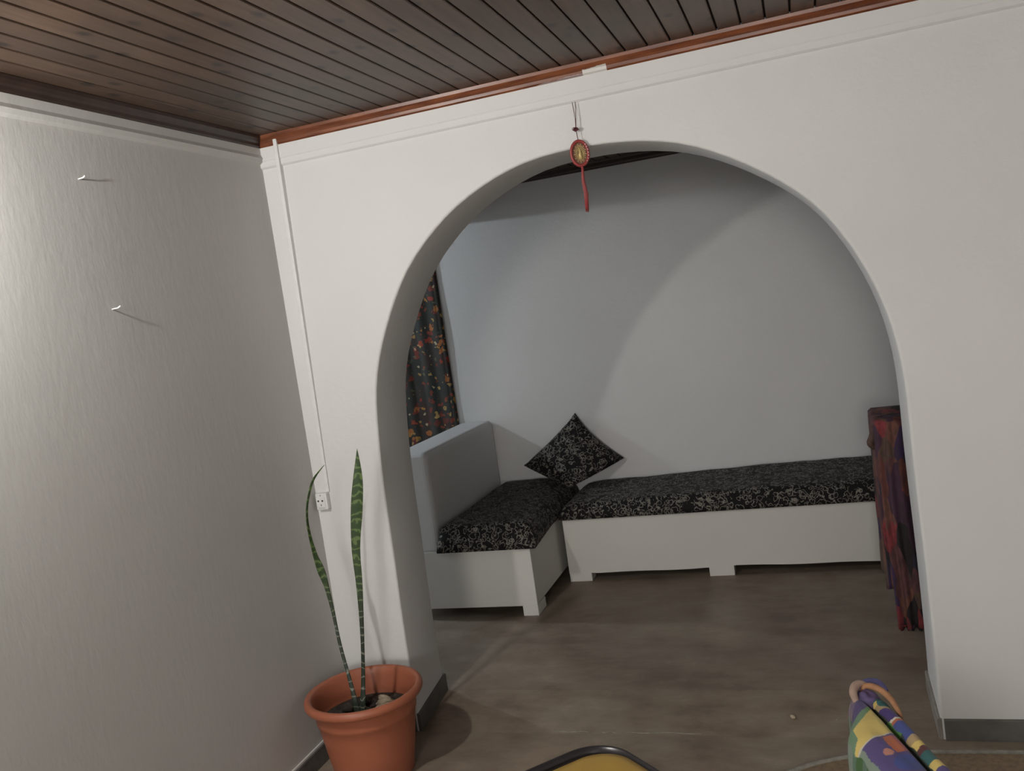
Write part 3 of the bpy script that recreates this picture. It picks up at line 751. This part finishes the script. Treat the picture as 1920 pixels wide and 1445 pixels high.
def pat(s, t_):
    """printed pattern in cloth coordinates: s across (m), t_ along (m)"""
    w1 = .004*noise.noise(Vector((s*25, t_*25, 0))); s += w1; t_ += w1
    if s < -.076:
        v = noise.noise(Vector((s*30, t_*22, 7)))
        return GR2 if v > .12 else (PAL if v < -.1 else (.10, .17, .12))
    if s < .036:
        a = t_ + .55*s
        if a < .06: return VIO if noise.noise(Vector((s*60, t_*60, 1))) > -.1 else (.30, .22, .20)
        if a < .125: return PUR
        if a < .160 - .4*(s+.02): return GRN if s < -.005 else (.12, .26, .07)
        if s < -.058 and a < .22: return GRN
        b = t_ + .12*s; edge = .272 - 2.2*(s+.015)**2
        if b < edge: return YEL if (s < .012 or t_ < .16) else YE2
        if b < edge+.006: return WHT
        if (s+.004)**2 + (t_-.40)**2 < .036**2: return BLU
        if -.012 < s < .030 and .285 < t_ < .352: return ORG if s < .012 else PNK
        if (s+.028)**2 + (t_-.345)**2 < .012**2: return (.5, .22, .16)
        if t_ > .45 and noise.noise(Vector((s*25, t_*18, 3))) > .1: return YEL
        return PUR if s > -.068 else PAL
    if s < .046: return DRK if t_ < .19 or t_ > .26 else (.08, .25, .06)
    v = noise.noise(Vector((s*16, t_*20, 9))); k = t_*1.0
    seq = [(.05, TAN), (.085, TEA), (.11, YEL), (.145, TAN), (.20, PU2), (.215, WHT), (.235, ORG), (.29, BLU), (.31, TAN), (.335, YEL), (.36, (.10, .03, .03)), (.40, TEA), (.44, YEL), (.50, PUR), (.56, ORG), (9, PUR)]
    kk = k + .03*v + (.05 if s > .085 else 0)
    for lim, c in seq:
        if kk < lim: return c
    return PUR
bm = bmesh.new(); colr = bm.loops.layers.color.new('pattern') if False else None
def lerp(x, P):
    for (a, b), (c, d) in zip(P, P[1:]):
        if x <= c: return b + (d-b)*(x-a)/(c-a)
    return P[-1][1]
NT_ = 420; LEN = 1.05; rows = []; meta = {}
for k in range(NT_+1):
    tt = LEN*k/NT_
    e = min(1, (tt+.0)/.09); sh = math.sqrt(max(0, 1-(1-e)**2))           # rounded far end
    row = []
    for i, q in enumerate(SP):
        s, z = q.x, q.y
        fl = lerp(tt, [(0, .22), (.04, .30), (.12, .47), (.20, .84), (.25, .90), (.40, .80), (1.1, .85)])
        fr = lerp(tt, [(0, .75), (.03, 1.05), (.10, 1.1), (.3, 1.0), (1.1, 1.0)])
        ss = .038 + (s-.038)*(fl if s < .038 else fr); zz = .33 + (z-.33)*(.80+.20*sh) - .02*(1-min(1, tt/.2)) + .004*noise.noise(Vector((s*30, tt*12, 5)))
        p = O + hd*tt + sdv*ss; row.append(bm.verts.new((p.x, p.y, zz))); meta[row[-1]] = (s, tt)
    rows.append(row)
for a, b in zip(rows, rows[1:]):
    for i in range(len(SP)-1): bm.faces.new((a[i], a[i+1], b[i+1], b[i]))
bm.faces.new(rows[0])
bm.verts.index_update(); cols_ = [pat(*meta[v]) for v in bm.verts]
org = Vector((2.03, -.80, 0))
cloth = link('printed_cloth', bm, M['patch_bright'], t, True)
ca = cloth.data.color_attributes.new('pattern', 'FLOAT_COLOR', 'POINT')
for i, c in enumerate(cols_): ca.data[i].color = c + (1,)
# arm body under the cloth, seat and legs out of the view
bm = bmesh.new(); rws = []
for tt in (.22, LEN-.02):
    rws.append([bm.verts.new((lambda p: (p.x, p.y, z))(O + hd*tt + sdv*s)) for s, z in ((-.035, .20), (-.035, .49), (.02, .505), (.07, .49), (.07, .20))])
for j in range(5): bm.faces.new((rws[0][j], rws[0][(j+1) % 5], rws[1][(j+1) % 5], rws[1][j]))
bm.faces.new(rws[0]); bm.faces.new(rws[1]); link('arm', bm, M['wood'], t)
for tt in (.27, LEN-.10):
    p = O + hd*tt + sdv*.015; link('leg', boxm(p.x-.02, p.x+.02, p.y-.02, p.y+.02, 0, .205), M['wood'], t)
# rolled loops of cloth at the far end of the arm
def ap(s, tt, z): p = O + hd*tt + sdv*s; return (p.x, p.y, z)
def loop(pts, r, col, nm):
    bm = bmesh.new(); tube(bm, catmull(pts, 26), [r*(.35+.65*math.sin(math.pi*i/25)**.6) for i in range(26)], 10); link(nm, bm, simple(nm+' cloth', col, .75, .1, 50), t, True)
bm = bmesh.new(); bmesh.ops.create_icosphere(bm, subdivisions=4, radius=1)
for v in bm.verts:
    d = 1 + .22*noise.noise(v.co*2.1 + Vector((3, 1, 0))); q = v.co*d
    p = O + hd*(.052+q.y*.048) + sdv*(.050+q.x*.031); v.co = Vector((p.x, p.y, .528+q.z*.026))
link('bunched_cloth', bm, simple('purple cloth', (.115, .085, .19), .75, .25, 45, .3), t, True)
bm = bmesh.new(); bmesh.ops.create_icosphere(bm, subdivisions=3, radius=1)
for v in bm.verts:
    q = v.co; p = O + hd*(.115+q.y*.05) + sdv*(.066+q.x*.016); v.co = Vector((p.x, p.y, .532+q.z*.022))
link('bunched_cloth', bm, simple('teal cloth', (.035, .12, .12), .75, .4, 60, .3), t, True)
loop([ap(.042, .03, .535), ap(.060, .02, .556), ap(.080, .055, .562), ap(.090, .11, .555), ap(.088, .17, .535)], .0085, (.40, .20, .10), 'orange_fold')
loop([ap(.052, .010, .530), ap(.070, -.012, .548), ap(.100, -.005, .550), ap(.115, .02, .535)], .010, (.12, .11, .26), 'blue_fold')
loop([ap(.018, .075, .535), ap(.022, .035, .552), ap(.045, .010, .560), ap(.070, .012, .552)], .011, (.40, .28, .22), 'pink_fold')

# ------------------------------------------------------------------ yellow stool (only a corner of its top is in view)
ZS = .45; cxs, cys, hs = 1.331, -1.182, .215
t = thing('stool', 'dark rimmed stool with a mustard yellow pad at the bottom edge, near the camera', 'stool', (cxs, cys, 0))
def rsq(h, r, n=14):
    out = []
    for k, (sx_, sy_) in enumerate(((1, 1), (-1, 1), (-1, -1), (1, -1))):
        for i in range(n+1):
            a = k*math.pi/2 + i/n*math.pi/2; out.append((sx_*(h-r)+r*math.cos(a), sy_*(h-r)+r*math.sin(a)))
    return out
def rot45(p, a=math.radians(47)): return (cxs + p[0]*math.cos(a)-p[1]*math.sin(a), cys + p[0]*math.sin(a)+p[1]*math.cos(a))
bm = bmesh.new(); lv = [(hs-.03, .10, ZS-.05), (hs, .115, ZS-.03), (hs+.004, .118, ZS-.004), (hs, .115, ZS), (hs-.005, .111, ZS-.002), (hs-.009, .108, ZS-.018), (hs-.013, .104, ZS-.028)]
R = []
for h, r, z in lv:
    R.append([bm.verts.new((*rot45(p), z)) for p in rsq(h, r)])
for a, b in zip(R, R[1:]):
    m = len(a)
    for j in range(m): bm.faces.new((a[j], a[(j+1) % m], b[(j+1) % m], b[j]))
bm.faces.new(R[0]); bm.faces.new(R[-1]); link('seat_shell', bm, M['blackrim'], t, True)
bm = bmesh.new(); R = []; off = (.021, -.010)
for h, r, z in [(hs-.022, .098, ZS-.0275), (hs-.019, .100, ZS-.012), (hs-.023, .097, ZS-.004), (hs-.045, .08, ZS+.001), (hs-.10, .05, ZS+.004)]:
    R.append([bm.verts.new((rot45(p)[0]+off[0], rot45(p)[1]+off[1], z)) for p in rsq(h, r)])
for a, b in zip(R, R[1:]):
    m = len(a)
    for j in range(m): bm.faces.new((a[j], a[(j+1) % m], b[(j+1) % m], b[j]))
bm.faces.new(R[-1]); bm.faces.new(R[0]); link('seat_pad', bm, M['yellow'], t, True)
for a in range(4):
    an = math.radians(90*a+90); p0 = (cxs+.16*math.cos(an), cys+.16*math.sin(an)); p1 = (cxs+.19*math.cos(an), cys+.19*math.sin(an))
    link('leg', tube(bmesh.new(), [(p0[0], p0[1], ZS-.045), (p1[0], p1[1], 0.0)], .011, 12), M['steel'], t, True)

# ------------------------------------------------------------------ floor mat with pale edge
edge = [(1.60, -.42), (1.68, -.315), (1.788, -.222), (1.86, -.176), (1.942, -.141), (2.05, -.115), (2.16, -.100), (2.275, -.094), (2.479, -.088), (2.8, -.085), (3.3, -.085)]
EP = catmull([(a, b, 0) for a, b in edge], 60)
t = thing('floor_mat', 'thin brown floor mat with pale edging under the bright patchwork armchair', 'mat', (2.4, -.8, 0))
bm = bmesh.new(); top = [bm.verts.new((p.x, p.y, .004)) for p in EP] + [bm.verts.new((3.3, -1.9, .004)), bm.verts.new((1.60, -1.9, .004))]
f = bm.faces.new(top); r = bmesh.ops.extrude_face_region(bm, geom=[f])
for v in [e for e in r['geom'] if isinstance(e, bmesh.types.BMVert)]: v.co.z = 0.0005
link('mat_cloth', bm, M['mat'], t)
bm = bmesh.new(); tube(bm, [(p.x, p.y, .005) for p in EP], .0085, 8); link('mat_edging', bm, M['piping'], t, True)

# seam of cement across the opening, with a crumb of plaster on the floor
bm = bmesh.new(); 
for x0, x1 in ((.86, 1.02), (1.05, 1.12), (1.15, 1.44)):
    pts = [(x0+(x1-x0)*i/12, .012+.004*math.sin(i*.9+x0*7), .0018) for i in range(13)]
    tube(bm, pts, [.0005]+[.0026]*11+[.0005], 6)
struct('trim_7', bm, M['piping'], None, True)
bm = bmesh.new(); bmesh.ops.create_icosphere(bm, subdivisions=2, radius=.010)
for v in bm.verts: v.co = v.co*(1+.5*noise.noise(v.co*90)); v.co.z *= .6; v.co.y *= 1.3
bmesh.ops.translate(bm, verts=bm.verts, vec=(1.765, .112, .021))
tag(link('plaster_crumb', bm, M['root'], None, True), 'tiny pale crumb on the cement floor in front of the arch opening', 'crumb')
